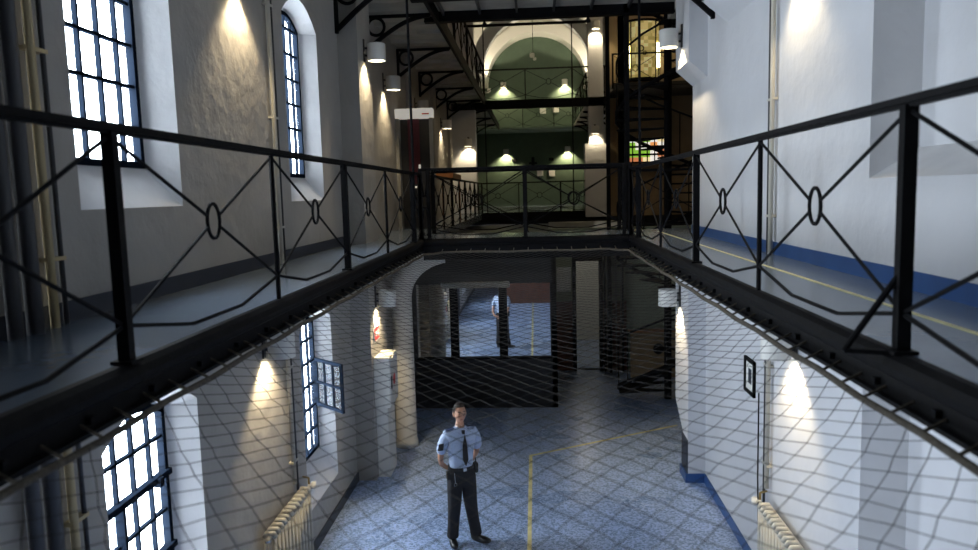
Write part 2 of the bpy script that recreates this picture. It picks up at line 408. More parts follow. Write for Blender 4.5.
for k in range(48):
    y = .1+k*.24
    for s, xe, xr in ((1, EL, NX0), (-1, ER, NX1)):
        B.bar((xe+s*.01, y+.03, -.16), (xr, y, zr-.005), .007, n=6)
for k in range(13):
    x = -1.5+k*.23; B.bar((x, YB-.01, -.17), (x, NY1, zr-.005), .006, n=6)
B.build('lashing', rope, net, kind='stuff')

# ------------------------------------------------------------ wall lamps
def make_lamp():
    """local: wall plane at x=0, lamp towards +x"""
    T = thing('wall_lamp', 'x', 'lamp')
    MB().box(0, .02, -.03, .03, -.14, .2).box(.02, .09, -.015, .015, .05, .08).box(.02, .09, -.015, .015, -.06, -.03).build('wall_bracket', darkiron, T)
    MB().lathe([(.0, .13), (.128, .13), (.14, .118), (.14, -.13), (.133, -.13), (.133, .1), (0, .1)], (.2, 0, 0), 28).build('lamp_shade', white, T, smooth=False)
    B = MB(); B.lathe([(0, .1), (.02, .1), (.024, .03), (.035, 0), (.045, -.03), (.04, -.065), (.02, -.08), (0, -.082)], (.2, 0, 0), 14); B.build('bulb', bulbm, T, smooth=True)
    ld = bpy.data.lights.new('lamp_light', 'SPOT'); ld.energy = LAMP_W; ld.color = (1, .8, .5); ld.spot_size = math.radians(104); ld.spot_blend = .6; ld.shadow_soft_size = .02
    lo = bpy.data.objects.new('lamp_light', ld); COL.objects.link(lo); lo.location = (.17, 0, -.1); lo.parent = T
    lo.rotation_euler = (0, math.radians(14), 0)
    return T
LAMPS = [
 (XL, 7.45, -.80, 0, 'white drum wall lamp lighting the lower left wall beside the radiator pipe'),
 (XR, 7.2, -.82, PI, 'white drum wall lamp lighting the lower right wall above the radiator'),
 (XL, 7.3, 2.86, 0, 'wall lamp between the two tall windows of the left gallery, light only seen'),
 (XR, 7.2, 2.86, PI, 'wall lamp high on the right gallery wall beside the pipe, light only seen'),
 (-2.57, 11.5, 2.9, 0, 'white drum lamp on the left pilaster above the gallery, nearest of the left row'),
 (XL, 14.4, 2.86, 0, 'white drum lamp on rough plaster between the left pilaster and the white door lintel'),
 (2.24, 11.5, 2.93, PI, 'white drum lamp on the right corbelled pilaster in front of the amber lantern'),
 (-2.57, 11.55, -.9, 0, 'white drum lamp at ground level above the red and white sign and the cabinet'),
 (2.24, 11.6, -.98, PI, 'white drum lamp on the right ground floor pilaster'),
 (XL, 18.2, 2.86, 0, 'small drum lamp just right of the white door lintel on the left'),
 (XL, 23.2, 2.86, 0, 'small drum lamp farther along the left wall past the doorway'),
 (XL, 27.6, 2.86, 0, 'tiny drum lamp at the far left near the green wall, gallery level'),
]
L0 = make_lamp(); 
for i, (x, y, z, rz, lab) in enumerate(LAMPS):
    o = L0 if i == 0 else copy_tree(L0); o.location = (x, y, z); o.rotation_euler = (0, 0, rz); o['label'] = lab

# ------------------------------------------------------------ pipes and radiators
palepipe = mat('pale grey pipe paint', (.5, .48, .42), .45, var=.05)
def pipes(x, s, y, lab, near=False):
    cream = MATS['cream paint'] if near else palepipe
    T = thing('heating_pipe', lab, 'pipe', (x, y, ZG))
    MB().bar((x+s*.05, y, -2.55), (x+s*.05, y, 8), .026, n=10).build('pipe', cream, T, smooth=True)
    MB().bar((x+s*.04, y+.12, ZG+.3), (x+s*.04, y+.12, 8), .016, n=8).build('return_pipe', darkiron, T, smooth=True)
    if near: MB().bar((x+s*.07, y-.2, ZG+.1), (x+s*.07, y-.2, 8), .045, n=10).bar((x+s*.07, y-.36, ZG+.1), (x+s*.07, y-.36, 8), .04, n=10).build('downpipe', mat('slate pipe paint', (.06, .06, .065), .5), T, smooth=True)
    for z in (-2.3, -1.2, .4, 1.6, 2.8): MB().box(min(x, x+s*.06), max(x, x+s*.06), y-.03, y+.14, z-.012, z+.012).build('clip', cream, T)
pipes(XL, 1, 8.05, 'cream heating pipe rising between the two left windows')
pipes(XR, -1, 7.9, 'cream and dark heating pipes rising on the right wall')
pipes(XL, 1, 4.12, 'cream pipe with grey downpipes in the dark at the left edge', True)
def radiator(x, s, y0, y1, lab):
    T = thing('radiator', lab, 'radiator', (x+s*.12, (y0+y1)/2, ZG))
    n = 12; B = MB(); dyy = (y1-y0)/n; zt = -2.66
    for k in range(n):
        y = y0+dyy*(k+.5)
        for q in (.08, .13, .18):
            B.bar((x+s*q, y, ZG+.12), (x+s*q, y, zt-.02), .019, n=8)
        B.poly([(x+s*.07, y, zt-.03), (x+s*.09, y, zt+.01), (x+s*.17, y, zt+.01), (x+s*.19, y, zt-.03)], .026, 8)
        B.poly([(x+s*.05, y, ZG+.13), (x+s*.21, y, ZG+.13)], .024, 8)
    B.bar((x+s*.13, y0-.02, zt-.03), (x+s*.13, y1+.02, zt-.03), .03); B.bar((x+s*.13, y0-.02, ZG+.15), (x+s*.13, y1+.02, ZG+.15), .03)
    B.build('column_section', mat('cream radiator enamel', (.55, .53, .47), .5), T, smooth=True)
    MB().box(x+s*.13-.02, x+s*.13+.02, y0+.05, y0+.1, ZG, ZG+.12).build('foot', white, T)
    MB().box(x+s*.13-.02, x+s*.13+.02, y1-.1, y1-.05, ZG, ZG+.12).build('foot', white, T)
    B = MB(); B.bar((x+s*.13, y1+.02, zt-.03), (x+s*.13, y1+.1, zt-.03), .02); B.bar((x+s*.13, y1+.1, zt-.03), (x+s*.13, y1+.1, zt+.08), .014); B.bar((x+s*.13, y1+.1, zt+.08), (x+s*.05, y1+.14, zt+.08), .012); B.build('feed_pipe', brass, T)
    MB().lathe([(0, -.02), (.03, -.02), (.035, 0), (.03, .05), (0, .055)], (x+s*.2, y1+.07, zt-.01), 12).bar((x+s*.13, y1+.07, zt), (x+s*.2, y1+.07, zt), .012).build('valve_knob', white, T, smooth=True)
    MB().lathe([(0, -.01), (.03, -.01), (.03, .01), (.0, .012)], (x+s*.13, y0-.03, zt-.03), 12).build('end_plug', chrome, T)
radiator(XL, 1, 6.95, 8.2, 'cast iron column radiator lit from above against the left ground floor wall')
radiator(XR, -1, 6.6, 7.75, 'cast iron column radiator lit from above against the right ground floor wall')

MB().box(-1.3, XR-.05, .45, .55, ZG, ZG+1.0, .01).build('partition', redbrown, label='low red brown wooden partition seen only in the dark mirror glass', cat='partition')
# right wall picture frame and cable
T = thing('picture_frame', 'small black framed notice hanging on the right ground floor wall', 'picture', (XR-.01, 8.7, -1.5))
B = MB()
for a in ((8.5, 8.54, -1.72, -1.3), (8.86, 8.9, -1.72, -1.3), (8.5, 8.9, -1.72, -1.68), (8.5, 8.9, -1.34, -1.3)): B.box(XR-.03, XR, *a)
B.build('frame', black, T)
B = MB(); B.box(XR-.012, XR-.004, 8.53, 8.87, -1.69, -1.33); B.build('print', paper, T)
B = MB(); B.box(XR-.015, XR-.012, 8.64, 8.76, -1.6, -1.42); B.build('figure', greyp, T)
MB().poly([(XR-.008, 8.36, -1.62), (XR-.008, 8.36, -2.6), (XR-.008, 8.3, ZG+.3)], .008, 6).build('cable', black, label='thin black cable running down the wall below the framed notice', cat='cable')

# ------------------------------------------------------------ left ground floor: column, cabinet, sign
T = thing('column', 'round pale column flaring into an arch at the left of the dark glazing', 'column', (-2.37, 12.75, ZG))
c = (-2.37, 12.75)
MB().lathe([(0, ZG), (.21, ZG), (.2, ZG+.1), (.185, ZG+.14), (.18, -1.1), (.185, -1.0)], (c[0], c[1], 0), 28).build('shaft', mat('column paint', (.62, .61, .58), .6, var=.06), T, smooth=True)
B = MB(); pts = []; rd = []
for k in range(9):
    a = k/8*PI*.42; pts.append((c[0]+.95*(1-math.cos(a)), c[1]+.1*k/8, -1.02+.8*math.sin(a))); rd.append(.185+.06*k/8)
B.poly(pts, rd, 20); B.build('arch_rib', MATS['column paint'], T, smooth=True)
T = thing('hose_cabinet', 'white fire hose cabinet with round red mark on the left pilaster', 'cabinet', (-2.4, 11.5, ZG))
MB().box(-2.57, -2.32, 11.2, 11.85, -2.6, -1.8, .01).build('box', white, T)
MB().box(-2.565, -2.38, 11.25, 11.8, ZG, -2.6).build('base', white, T)
MB().box(-2.322, -2.31, 11.23, 11.82, -2.57, -1.83, .004).build('door', white, T)
q = MB(); q.bm.free(); q.bm = bmesh.new(); bmesh.ops.create_circle(q.bm, cap_ends=True, radius=.09, segments=20)
bmesh.ops.rotate(q.bm, verts=q.bm.verts, matrix=Matrix.Rotation(PI/2, 3, 'Y')); bmesh.ops.translate(q.bm, verts=q.bm.verts, vec=(-2.305, 11.5, -2.2)); q.build('red_mark', red, T)
MB().box(-2.32, -2.29, 11.24, 11.27, -2.3, -2.1).build('handle', darkiron, T)
B = MB(); B.box(-2.57, -2.555, 11.3, 11.7, -1.58, -1.22)
T = thing('wall_sign', 'red and white emergency sign on the lit left pilaster', 'sign', (-2.56, 11.5, -1.4)); B.build('board', paper, T)
MB().box(-2.555, -2.55, 11.33, 11.66, -1.55, -1.36).build('red_field', red, T)
MB().box(-2.55, -2.546, 11.38, 11.5, -1.49, -1.41).box(-2.55, -2.546, 11.54, 11.61, -1.51, -1.39).build('symbol', paper, T)

# ------------------------------------------------------------ dark glazed partition
def hole_box(B, x0, x1, z0, z1, hx0, hx1, hz0, hz1, y0, y1):
    B.box(x0, hx0, y0, y1, z0, z1); B.box(hx1, x1, y0, y1, z0, z1); B.box(hx0, hx1, y0, y1, z0, hz0); B.box(hx0, hx1, y0, y1, hz1, z1)
B = MB(); hole_box(B, XL, .4, ZG, -.2, -2.48, .27, -2.68, -1.13, YP, YP+.15); B.build('wall_partition', darkroom, kind='structure')
o = MB().box(-2.48, .27, YP+.03, YP+.05, -2.68, -1.13).build('window_13', mirror, kind='structure')
B = MB()
for x in (-1.93+.14, -.78): B.box(x, x+.17, YP-.04, YP+.02, -2.68, -1.13)
B.box(-2.5, .29, YP-.03, YP+.02, -2.7, -2.66); B.build('window_frame', black, o)
MB().box(-1.95, -.55, YP-.12, YP-.0, -1.2, -1.08, .01).build('blind_box', mat('grey blind', (.4, .38, .33), .6), label='pale roller blind box above the dark mirror glass', cat='blind')
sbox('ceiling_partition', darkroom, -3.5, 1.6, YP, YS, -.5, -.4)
sbox('wall_partition_side', darkroom, .3, .4, YP, 18.3, ZG, -.2)

# ------------------------------------------------------------ ground floor beyond, right of the partition
gw = mat('pale green wall', (.3, .33, .24), .6, var=.06)
B = MB(); hole_box(B, .4, 7, ZG, -.2, .95, 1.55, ZG, -.95, 18.2, 18.4); B.build('wall_back_lower', gw, kind='structure')
sbox('trim_8', redbrown, .4, .9, 18.17, 18.2, ZG, -2.0)
sbox('trim_9', redbrown, 1.6, 2.2, 18.17, 18.2, ZG, -2.0)
B = MB(); B.box(.88, .97, 18.1, 18.25, ZG, -.85); B.box(1.53, 1.62, 18.1, 18.25, ZG, -.85); B.box(.88, 1.62, 18.1, 18.25, -1.0, -.85); B.build('door_1', black, kind='structure')
MB().box(.5, .85, 18.16, 18.195, -1.75, -1.15).build('notice_board', paper, label='white notice board left of the dark doorframe on the ground floor', cat='notice board')
# corridor seen through the door
sbox('wall_corridor', mat('corridor white', (.6, .6, .55), .6), .4, 2.6, 22, 22.2, ZG, -.2)
ld = bpy.data.lights.new('corridor_lamp', 'POINT'); ld.energy = 18; ld.color = (1, .95, .85); ld.shadow_soft_size = .1
lo = bpy.data.objects.new('corridor_lamp', ld); COL.objects.link(lo); lo.location = (1.3, 20, -1)
T = thing('fill_light', 'added globe light on the ground floor between the partition and the doorframe', 'lamp', (.95, 16.7, -.4))  # added point light in a globe, brightens the ground floor hall
MB().lathe([(0, -.6), (.1, -.58), (.12, -.5), (.04, -.45), (0, -.4)], (.95, 16.7, 0), 14).build('globe', white, T, smooth=True)
ld = bpy.data.lights.new('fill_light_point', 'POINT'); ld.energy = 2.5; ld.color = (1, .9, .65); ld.shadow_soft_size = .08
lo = bpy.data.objects.new('fill_light_point', ld); COL.objects.link(lo); lo.location = (0, 0, -.35); lo.parent = T
# lattice gate
T = thing('lattice_gate', 'tall iron lattice gate right of the doorway on the ground floor', 'gate', (1.9, 18, ZG))
B = MB(); 
for k in range(4): B.box(1.7+k*.11, 1.72+k*.11, 18.0, 18.03, ZG, -.9)
for k in range(16): B.box(1.68, 2.07, 18.0, 18.02, ZG+.1+k*.18, ZG+.12+k*.18)
B.build('lattice', mat('grey lattice paint', (.2, .2, .18), .5), T)
MB().box(1.64, 1.68, 17.98, 18.05, ZG, -.85).box(2.07, 2.11, 17.98, 18.05, ZG, -.85).build('frame', black, T)
# tan panel below the stair
T = thing('counter_panel', 'tan wooden panel with a round dark hole behind the spiral stair', 'counter', (2.9, 18, ZG))
MB().box(2.2, 3.8, 17.4, 17.5, ZG, -2.65).build('board', tan, T)
MB().box(2.15, 3.85, 17.35, 17.55, -2.65, -2.6).build('top', wood, T)
q = MB(); q.bm.free(); q.bm = bmesh.new(); bmesh.ops.create_circle(q.bm, cap_ends=True, radius=.13, segments=20)
bmesh.ops.rotate(q.bm, verts=q.bm.verts, matrix=Matrix.Rotation(PI/2, 3, 'X')); bmesh.ops.translate(q.bm, verts=q.bm.verts, vec=(2.85, 17.39, -3.05)); q.build('round_hole', black, T)

# ------------------------------------------------------------ spiral stair
T = thing('spiral_stair', 'black iron spiral staircase rising through the galleries at the right', 'staircase', (2.75, 15.6, ZG))
cx, cy, RR = 2.75, 15.6, 1.05
MB().bar((cx, cy, ZG), (cx, cy, 7.9), .08, n=12).build('newel_pole', black, T)
NT = 52; zz = lambda k: ZG+.19+k*.19; hr = []
for k in range(NT):
    a0 = PI*.9+k*2*PI/15; a1 = a0+2*PI/15*1.1; z = zz(k)
    B = MB(); pr = [(cx+.07*math.cos(a0), cy+.07*math.sin(a0), z), (cx+RR*math.cos(a0), cy+RR*math.sin(a0), z), (cx+RR*math.cos(a1), cy+RR*math.sin(a1), z), (cx+.07*math.cos(a1), cy+.07*math.sin(a1), z)]
    B.prism(pr, (0, 0, -.035)); B.build('tread', black, T)
    hr.append((cx+RR*math.cos(a0), cy+RR*math.sin(a0), z+.95))
MB().poly(hr, .022, 6).build('handrail', black, T, smooth=True)
for k in range(0, NT, 2): MB().bar((hr[k][0], hr[k][1], hr[k][2]-.97), hr[k], .012, n=6).build('baluster', black, T)
MB().poly([(p[0], p[1], p[2]-1.0) for p in hr], .04, 6).build('outer_string', black, T, smooth=True)
# framing posts round the stair
for i, (x, y) in enumerate(((1.62, 13.5), (1.72, 17.9))):
    tag(MB().box(x, x+.09, y, y+.09, -.2 if i == 0 else ZG, 7.9).build('iron_post', black), 'tall black iron post '+('at the right end of the first bridge' if i == 0 else 'behind the spiral stair at its left'), 'post')

# landing on the right and its railing
railing('railing', 'black railing of the landing in front of the spiral stair', (ER, YB2, 0), (1, 0, 0), [.12, 1.6, 3.1], {0, 2}, h=1.05)

# ------------------------------------------------------------ transept wall, coloured window, lantern
B = MB(); hole_box(B, XR, 7, -.2, 8.2, 3.15, 4.65, 1.6, 2.45, YS, YS+.3); B.build('wall_transept', tan, kind='structure')
sbox('wall_transept_side', tan, 6.8, 7, 11.6, YS+.5, ZG-.3, 8.2)
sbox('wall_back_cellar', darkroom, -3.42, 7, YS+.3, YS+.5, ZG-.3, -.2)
sbox('wall_upper_step', plaster, -3.42, 7, YS+1, YS+1.2, 8.2, 9.6)
sbox('wall_transept_near', tan, 3.0, 7, 11.7, 12.0, ZG, 8.2)
o = MB().box(3.15, 4.65, YS+.1, YS+.12, 1.6, 2.45).build('window_14', stain_m, kind='structure')
B = MB()
for k in range(7): B.box(3.13+k*.25, 3.17+k*.25, YS+.07, YS+.1, 1.6, 2.45)
for k in range(4): B.box(3.15, 4.65, YS+.05, YS+.1, 1.58+k*.27, 1.65+k*.27)
B.build('window_frame', black, o)
T = thing('fill_light', 'added globe light above the stairs in the side hall', 'lamp', (4.6, 21, 7.6))  # added to brighten and warm the tan wall of the side hall
MB().lathe([(0, 7.5), (.2, 7.52), (.22, 7.7), (.05, 7.8), (.03, 8.2), (0, 8.2)], (4.6, 21, 0), 16).build('globe', white, T, smooth=True)
ld = bpy.data.lights.new('fill_light_point', 'POINT'); ld.energy = 110; ld.color = (1, .78, .5); ld.shadow_soft_size = .1
lo = bpy.data.objects.new('fill_light_point', ld); COL.objects.link(lo); lo.location = (0, 0, -.35); lo.parent = T
T = thing('glass_lantern', 'bowed amber leaded glass lantern glowing behind the upper railing', 'lantern', (3.72, YS-.1, 4.3))
n = 12; lx, ly, lr = 3.72, YS, .58
arc = [(lx+lr*math.cos(PI+PI*k/n), ly+.75*lr*math.sin(PI+PI*k/n)) for k in range(n+1)]
B = MB(); 
for a, b in zip(arc, arc[1:]): B.face([(a[0], a[1], 4.4), (b[0], b[1], 4.4), (b[0], b[1], 6.25), (a[0], a[1], 6.25)])
B.build('glass', amber_m, T)
B = MB()
for z in (4.35, 6.25): B.prism([(a[0]+(a[0]-lx)*.05, a[1], z) for a in arc], (0, 0, .08))
for k in (0, 3, 9, 12): B.bar((arc[k][0], arc[k][1]-.01, 4.4), (arc[k][0], arc[k][1]-.01, 6.25), .022)
B.build('iron_frame', black, T)
for k in (2, 10): MB().bar((arc[k][0], arc[k][1]-.06, 4.75), (arc[k][0], arc[k][1]-.06, 5.55), .05).build('light_tube', tube, T)
B = MB(); B.ring((lx-.1, ly-.49, 5.35), (1, 0, 0), (0, 0, 1), .09, .02, 10, 5); B.ring((lx+.02, ly-.49, 5.2), (1, 0, 0), (0, 0, 1), .06, .015, 10, 5); B.build('motif', black, T)

# ------------------------------------------------------------ upper walkways
iron_soff = soffit
def bracket(x, s, y, z, L, lab, grp, hgt=.62):
    T = thing('iron_bracket', lab, 'bracket', (x, y, z-hgt), grp)
    B = MB(); w = .05
    B.box(min(x, x+s*w), max(x, x+s*w), y-.03, y+.03, z-hgt, z); B.box(min(x, x+s*L), max(x, x+s*L), y-.03, y+.03, z-w, z)
    pts = [(x+s*(.03+(L-.05)*t), y, z-hgt+.05+(hgt-.09)*math.sin(t*PI/2)) for t in [k/10 for k in range(11)]]
    for a, b in zip(pts, pts[1:]): B.bar(a, b, .065, .06)
    B.build('arm', black, T)
    MB().ring((x+s*.2, y, z-.19), (1, 0, 0), (0, 0, 1), .145, .026, 18, 6).build('scroll_ring', black, T)
    return T
EU = -1.68
uw = thing('upper_walkway', 'boarded walkway overhead along the left wall past the first bridge', 'walkway', (-2.3, 20, ZU))
MB().box(XL, EU+.02, 11.9, 36.3, ZU+.06, ZU+.14).build('deck', soffit, uw)
B = MB(); B.box(EU-.02, EU+.04, 11.0, 36.3, ZU-.06, ZU+.2); B.build('edge_beam', black, uw)
for k in range(30): MB().box(XL, EU, 12.2+k*.8, 12.26+k*.8, ZU+.0, ZU+.06).build('joist', soffit, uw)
bracket(XL, 1, 11.02, ZU+.05, 1.2, 'first black iron bracket at the top of the left pilaster, largest of its row', None, .75)
for k in range(8):
    y = 13+k*3.0
    bracket(XL, 1, y, ZU, 1.15, ['bracket above the lamp on the left pilaster, first after the pilaster', 'bracket over the rough plaster lamp, second after the pilaster', 'bracket over the white door lintel, third after the pilaster', 'bracket just past the door lintel, fourth after the pilaster', 'fifth iron bracket after the left pilaster', 'sixth iron bracket after the left pilaster', 'seventh iron bracket after the left pilaster', 'eighth and farthest iron bracket after the left pilaster'][k], 'brackets under the upper left walkway')
railing('railing', 'black railing of the upper left walkway seen from below', (EU, 0, ZU+.15), (0, 1, 0), [13.4+1.575*k for k in range(9)], {0, 2, 4, 6, 8}, detail=False)
# upper first bridge
ub = thing('upper_bridge', 'dark iron bridge crossing overhead at the top of the picture', 'bridge', (-.1, 12.6, ZU))
B = MB()
for y in (YB+.1, 13.5): B.box(EL-.05, XR, y, y+.09, ZU-.02, ZU+.18); B.box(EL-.05, XR, y-.04, y+.13, ZU-.04, ZU-.01)
B.build('girder', black, ub)
MB().box(EL, XR, YB+.1, 13.6, ZU+.14, ZU+.2).build('deck', soffit, ub)
for k in range(6): MB().bar((EL+.3+k*.65, YB, ZU+.1), (EL+.3+k*.65, 13.5, ZU+.1), .04, .08).build('joist', darkiron, ub)
for x in (-.83, 1.0): MB().lathe([(0, ZU-.16), (.025, ZU-.14), (.04, ZU-.1), (.02, ZU-.06), (.03, ZU-.02)], (x, 13.54, 0), 10).build('pendant_knob', black, ub)
bracket(XR, -1, 10.6, ZU-.2, .9, 'black iron bracket at the top of the right corbelled pilaster', None, .6)
# right upper deck round the stair
sbox('ceiling_landing', soffit, XR, 6.8, 12.0, 14.2, ZU, ZU+.2)

# ------------------------------------------------------------ second bridge (gallery level and upper level)
def far_bridge(z, lab, x0, x1):
    T = thing('cross_bridge', lab, 'bridge', (0, YS, z))
    MB().box(x0, x1, YS-.02, YS+1.5, z-.1, z).build('floor_slab', gfloor, T)
    MB().box(x0, x1, YS-.1, YS, z-.26, z+.02).box(x0, x1, YS-.14, YS+.04, z-.28, z-.25).build('edge_beam', black, T)
far_bridge(0, 'second cross bridge at gallery level before the green wall', XL, XR)
far_bridge(ZU+.05, 'second upper cross bridge in front of the arched green wall', XL, XR)
railing('railing', 'black railing on the second cross bridge at gallery level', (-2.0, YS-.05, 0), (1, 0, 0), [0, 1.45, 2.9, 4.4], {0, 2, 3}, detail=False)
railing('railing', 'black railing on the second upper bridge below the green arch', (-1.85, YS-.05, ZU+.05), (1, 0, 0), [0, 1.6, 3.2, 4.3], {0, 2}, detail=False)
railing('railing', 'black railing on the upper landing in front of the amber lantern', (2.5, YS-2.2, ZU+.05), (1, 0, 0), [0, 1.4, 2.8, 4.2], {0, 2}, detail=False)
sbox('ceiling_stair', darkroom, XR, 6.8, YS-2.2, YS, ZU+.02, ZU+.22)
T = thing('suspension_bar', 'thin iron bar with two long rods hanging before the green arch', 'rod', (-.1, YS-.1, 6.35))
MB().box(-2.3, 2.0, YS-.14, YS-.06, 6.33, 6.41).build('cross_bar', black, T)
for x in (-1.65, 1.35): MB().bar((x, YS-.1, 0), (x, YS-.1, 6.35), .02, n=6).build('rod', black, T)

# ------------------------------------------------------------ far nave with green end wall and arch
YE = 38
sbox('floor_far', gfloor, XL, 2.9, YS+1.5, YE, -.2, 0)
sbox('wall_right_far', plaster_r, 2.9, 3.2, YS, YE, -.2, 9.6)
sbox('wall_end', green, -3.4, 3.6, YE, YE+.3, -.2, 9.6)
sbox('ceiling_far', white, -3.4, 3.6, YS+1, YE+.3, 9.4, 9.6)
sbox('trim_10', plaster_r, 1.75, 2.5, YS-.2, YS+.35, -.2, 2.3)
sbox('trim_11', plaster_r, 1.9, 2.4, YS-.1, YS+.35, 2.3, 8.2)
sbox('trim_12', plaster_r, XL, -2.0, YS-.1, YS+.35, 0, 8.2)
sbox('floor_landing_far', mat('pale green panel', (.16, .22, .2), .6), XL, 2.9, YE-1.6, YE, 3.68, 3.8)
sbox('floor_upper_right', soffit, 1.95, 2.9, YS+.4, YE-1.6, ZU, ZU+.1)
railing('railing', 'black railing of the far upper landing close to the green end wall', (-2.0, YE-1.55, 3.8), (1, 0, 0), [0, 1.5, 3.0, 4.4], {0, 3}, detail=False)
railing('railing', 'black railing of the far upper right walkway', (1.95, 0, ZU+.1), (0, 1, 0), [YS+1.7+1.7*k for k in range(6)], {0, 2, 4}, detail=False)
for k in range(5):
    bracket(2.9, -1, YS+1.6+k*2.1, ZU, .95, ['nearest', 'second', 'third', 'fourth', 'farthest'][k]+' iron bracket of the small row right of the green wall', 'brackets under the far right walkway')
def arch(name, y, xc, zc, r0, r1, dep, m):
    B = MB(); n = 28
    for k in range(n):
        a, b = PI*k/n, PI*(k+1)/n
        B.prism([(xc+r0*math.cos(a), y, zc+r0*math.sin(a)), (xc+r1*math.cos(a), y, zc+r1*math.sin(a)), (xc+r1*math.cos(b), y, zc+r1*math.sin(b)), (xc+r0*math.cos(b), y, zc+r0*math.sin(b))], (0, dep, 0))
    bmesh.ops.remove_doubles(B.bm, verts=B.bm.verts, dist=1e-4)
    return B.build(name, m, kind='structure')
arch('trim_13', YE-4, .2, 6.1, 2.42, 2.95, .5, plaster_r)
arch('trim_14', YE-1.2, .2, 5.95, 2.42, 2.9, 1.2, white)
arch('trim_15', YS+1.5, .1, 6.0, 2.5, 3.1, .4, plaster_r)
B = MB()      # spandrels of the end arch
n = 20
for sg in (-1, 1):
    pts = [(.2+sg*2.85*math.cos(PI/2*k/n), YE-.6, 5.95+2.85*math.sin(PI/2*k/n)) for k in range(n+1)]+[(.2, YE-.6, 9.6), (.2+sg*3.3, YE-.6, 9.6), (.2+sg*3.3, YE-.6, 5.95)]
    B.prism(pts, (0, .4, 0))
B.build('trim_16', white, kind='structure')
LF = bpy.data.lights['lamp_light'].copy(); LF.energy = LAMP_W*3; LF.name = 'lamp_light_far'; LF.spot_size = math.radians(125)
LP = bpy.data.lights['lamp_light'].copy(); LP.energy = LAMP_W*.9; LP.name = 'pier_light'
def far_lamp(x, y, z, rz, lab):
    o = copy_tree(L0); o.location = (x, y, z); o.rotation_euler = (0, 0, rz); o['label'] = lab
    for c in COL.objects:
        if c.parent == o and c.type == 'LIGHT': c.data = LF if y > YS+1 else LP
    return o
far_lamp(2.1, YS-.1, 2.75, -PI/2, 'drum lamp on the white far pier at gallery level, right side')
far_lamp(2.15, YS-.1, 6.2, -PI/2, 'drum lamp on the white far pier at the upper level, right side')
far_lamp(-2.25, YS-.1, 2.45, -PI/2, 'drum lamp on the white far pier at gallery level, left side')
for sg, lab in ((-1, 'small uplight at the left foot of the far arch'), (1, 'small uplight at the right foot of the far arch')):
    T = thing('uplight', lab, 'lamp', (.2+sg*2.25, YE-2.4, 5.6))
    MB().lathe([(0, 5.45), (.07, 5.45), (.09, 5.6), (.08, 5.6), (.06, 5.5), (0, 5.5)], (.2+sg*2.25, YE-2.4, 0), 14)  .box(min(.2+sg*2.25, 2.9 if sg > 0 else XL), max(.2+sg*2.25, 2.9 if sg > 0 else XL), YE-2.42, YE-2.38, 5.4, 5.46).build('housing', white, T)
    ld = bpy.data.lights.new('uplight_light', 'SPOT'); ld.energy = 320; ld.color = (1, .86, .62); ld.spot_size = math.radians(120); ld.shadow_soft_size = .05
    lo = bpy.data.objects.new('uplight_light', ld); COL.objects.link(lo); lo.parent = T; lo.location = (0, 0, .03); lo.rotation_euler = (PI, 0, 0)
# lamps on the end wall (turned to face the viewer)
for x, z, lab in ((-1.45, 6.05, 'left lamp on the green wall inside the arch'), (1.6, 6.1, 'right lamp on the green wall inside the arch'), (-1.4, 2.75, 'left lamp on the green wall at gallery level'), (1.7, 2.8, 'right lamp on the green wall at gallery level')):
    far_lamp(x, YE, z, -PI/2, lab)
# unseen lamps added at the arch foot to light its reveal
for x, z, rz, lab in ((2.9, 5.9, PI, 'unseen lamp added at the right foot of the far arch'), (-2.87, 5.9, 0, 'unseen lamp added at the left foot of the far arch')):
    o = copy_tree(L0); o.location = (x, YE-3, z); o.rotation_euler = (0, 0, rz); o['label'] = lab
for x, z, lab in ((.15, 1.75, 'white paper on the green wall, left of the pair'), (.75, 1.72, 'white paper on the green wall, right of the pair')):
    MB().box(x, x+.3, YE-.02, YE, z-.25, z+.15).build('notice_paper', paper, label=lab, cat='notice')
for x, z, lab in ((.35, 4.85, 'small lit notice under the arch, left one'), (1.0, 4.9, 'small lit notice under the arch, right one')):
    MB().box(x, x+.3, YE-.02, YE, z-.25, z+.1).build('notice_paper', paper, label=lab, cat='notice')
T = thing('wall_emblem', 'dark eagle shaped emblem on the green wall above the papers', 'emblem', (-.1, YE, 2.2))
MB().box(-.25, .15, YE-.04, YE, 2.1, 2.2).box(-.12, .02, YE-.05, YE, 2.0, 2.45).box(-1.1, -.85, YE-.04, YE, 2.25, 2.4).box(.75, 1.0, YE-.04, YE, 2.25, 2.4).build('relief', black, T)
T = thing('hanging_camera', 'small white device hanging on a thin rod in front of the green arch', 'camera', (.05, YE-3, 7.0))
MB().bar((.05, YE-3, 7.0), (.05, YE-3, 9.4), .012, n=6).build('rod', black, T)
MB().box(-.1, .12, YE-3.1, YE-2.9, 6.85, 7.05, .03).box(.05, .2, YE-3.05, YE-2.95, 6.72, 6.85, .02).build('housing', white, T)
# small table and boxes in the far hall
T = thing('high_table', 'brown wooden high table on the left walkway past the first bridge', 'table', (-2.3, 19.5, 0))
MB().box(-2.6, -2.02, 18.6, 20.6, 1.1, 1.24, .01).build('table_top', wood, T)
for x in (-2.56, -2.1):
    for y in (18.65, 20.5): MB().box(x, x+.05, y, y+.05, 0, 1.1).build('leg', wood, T)

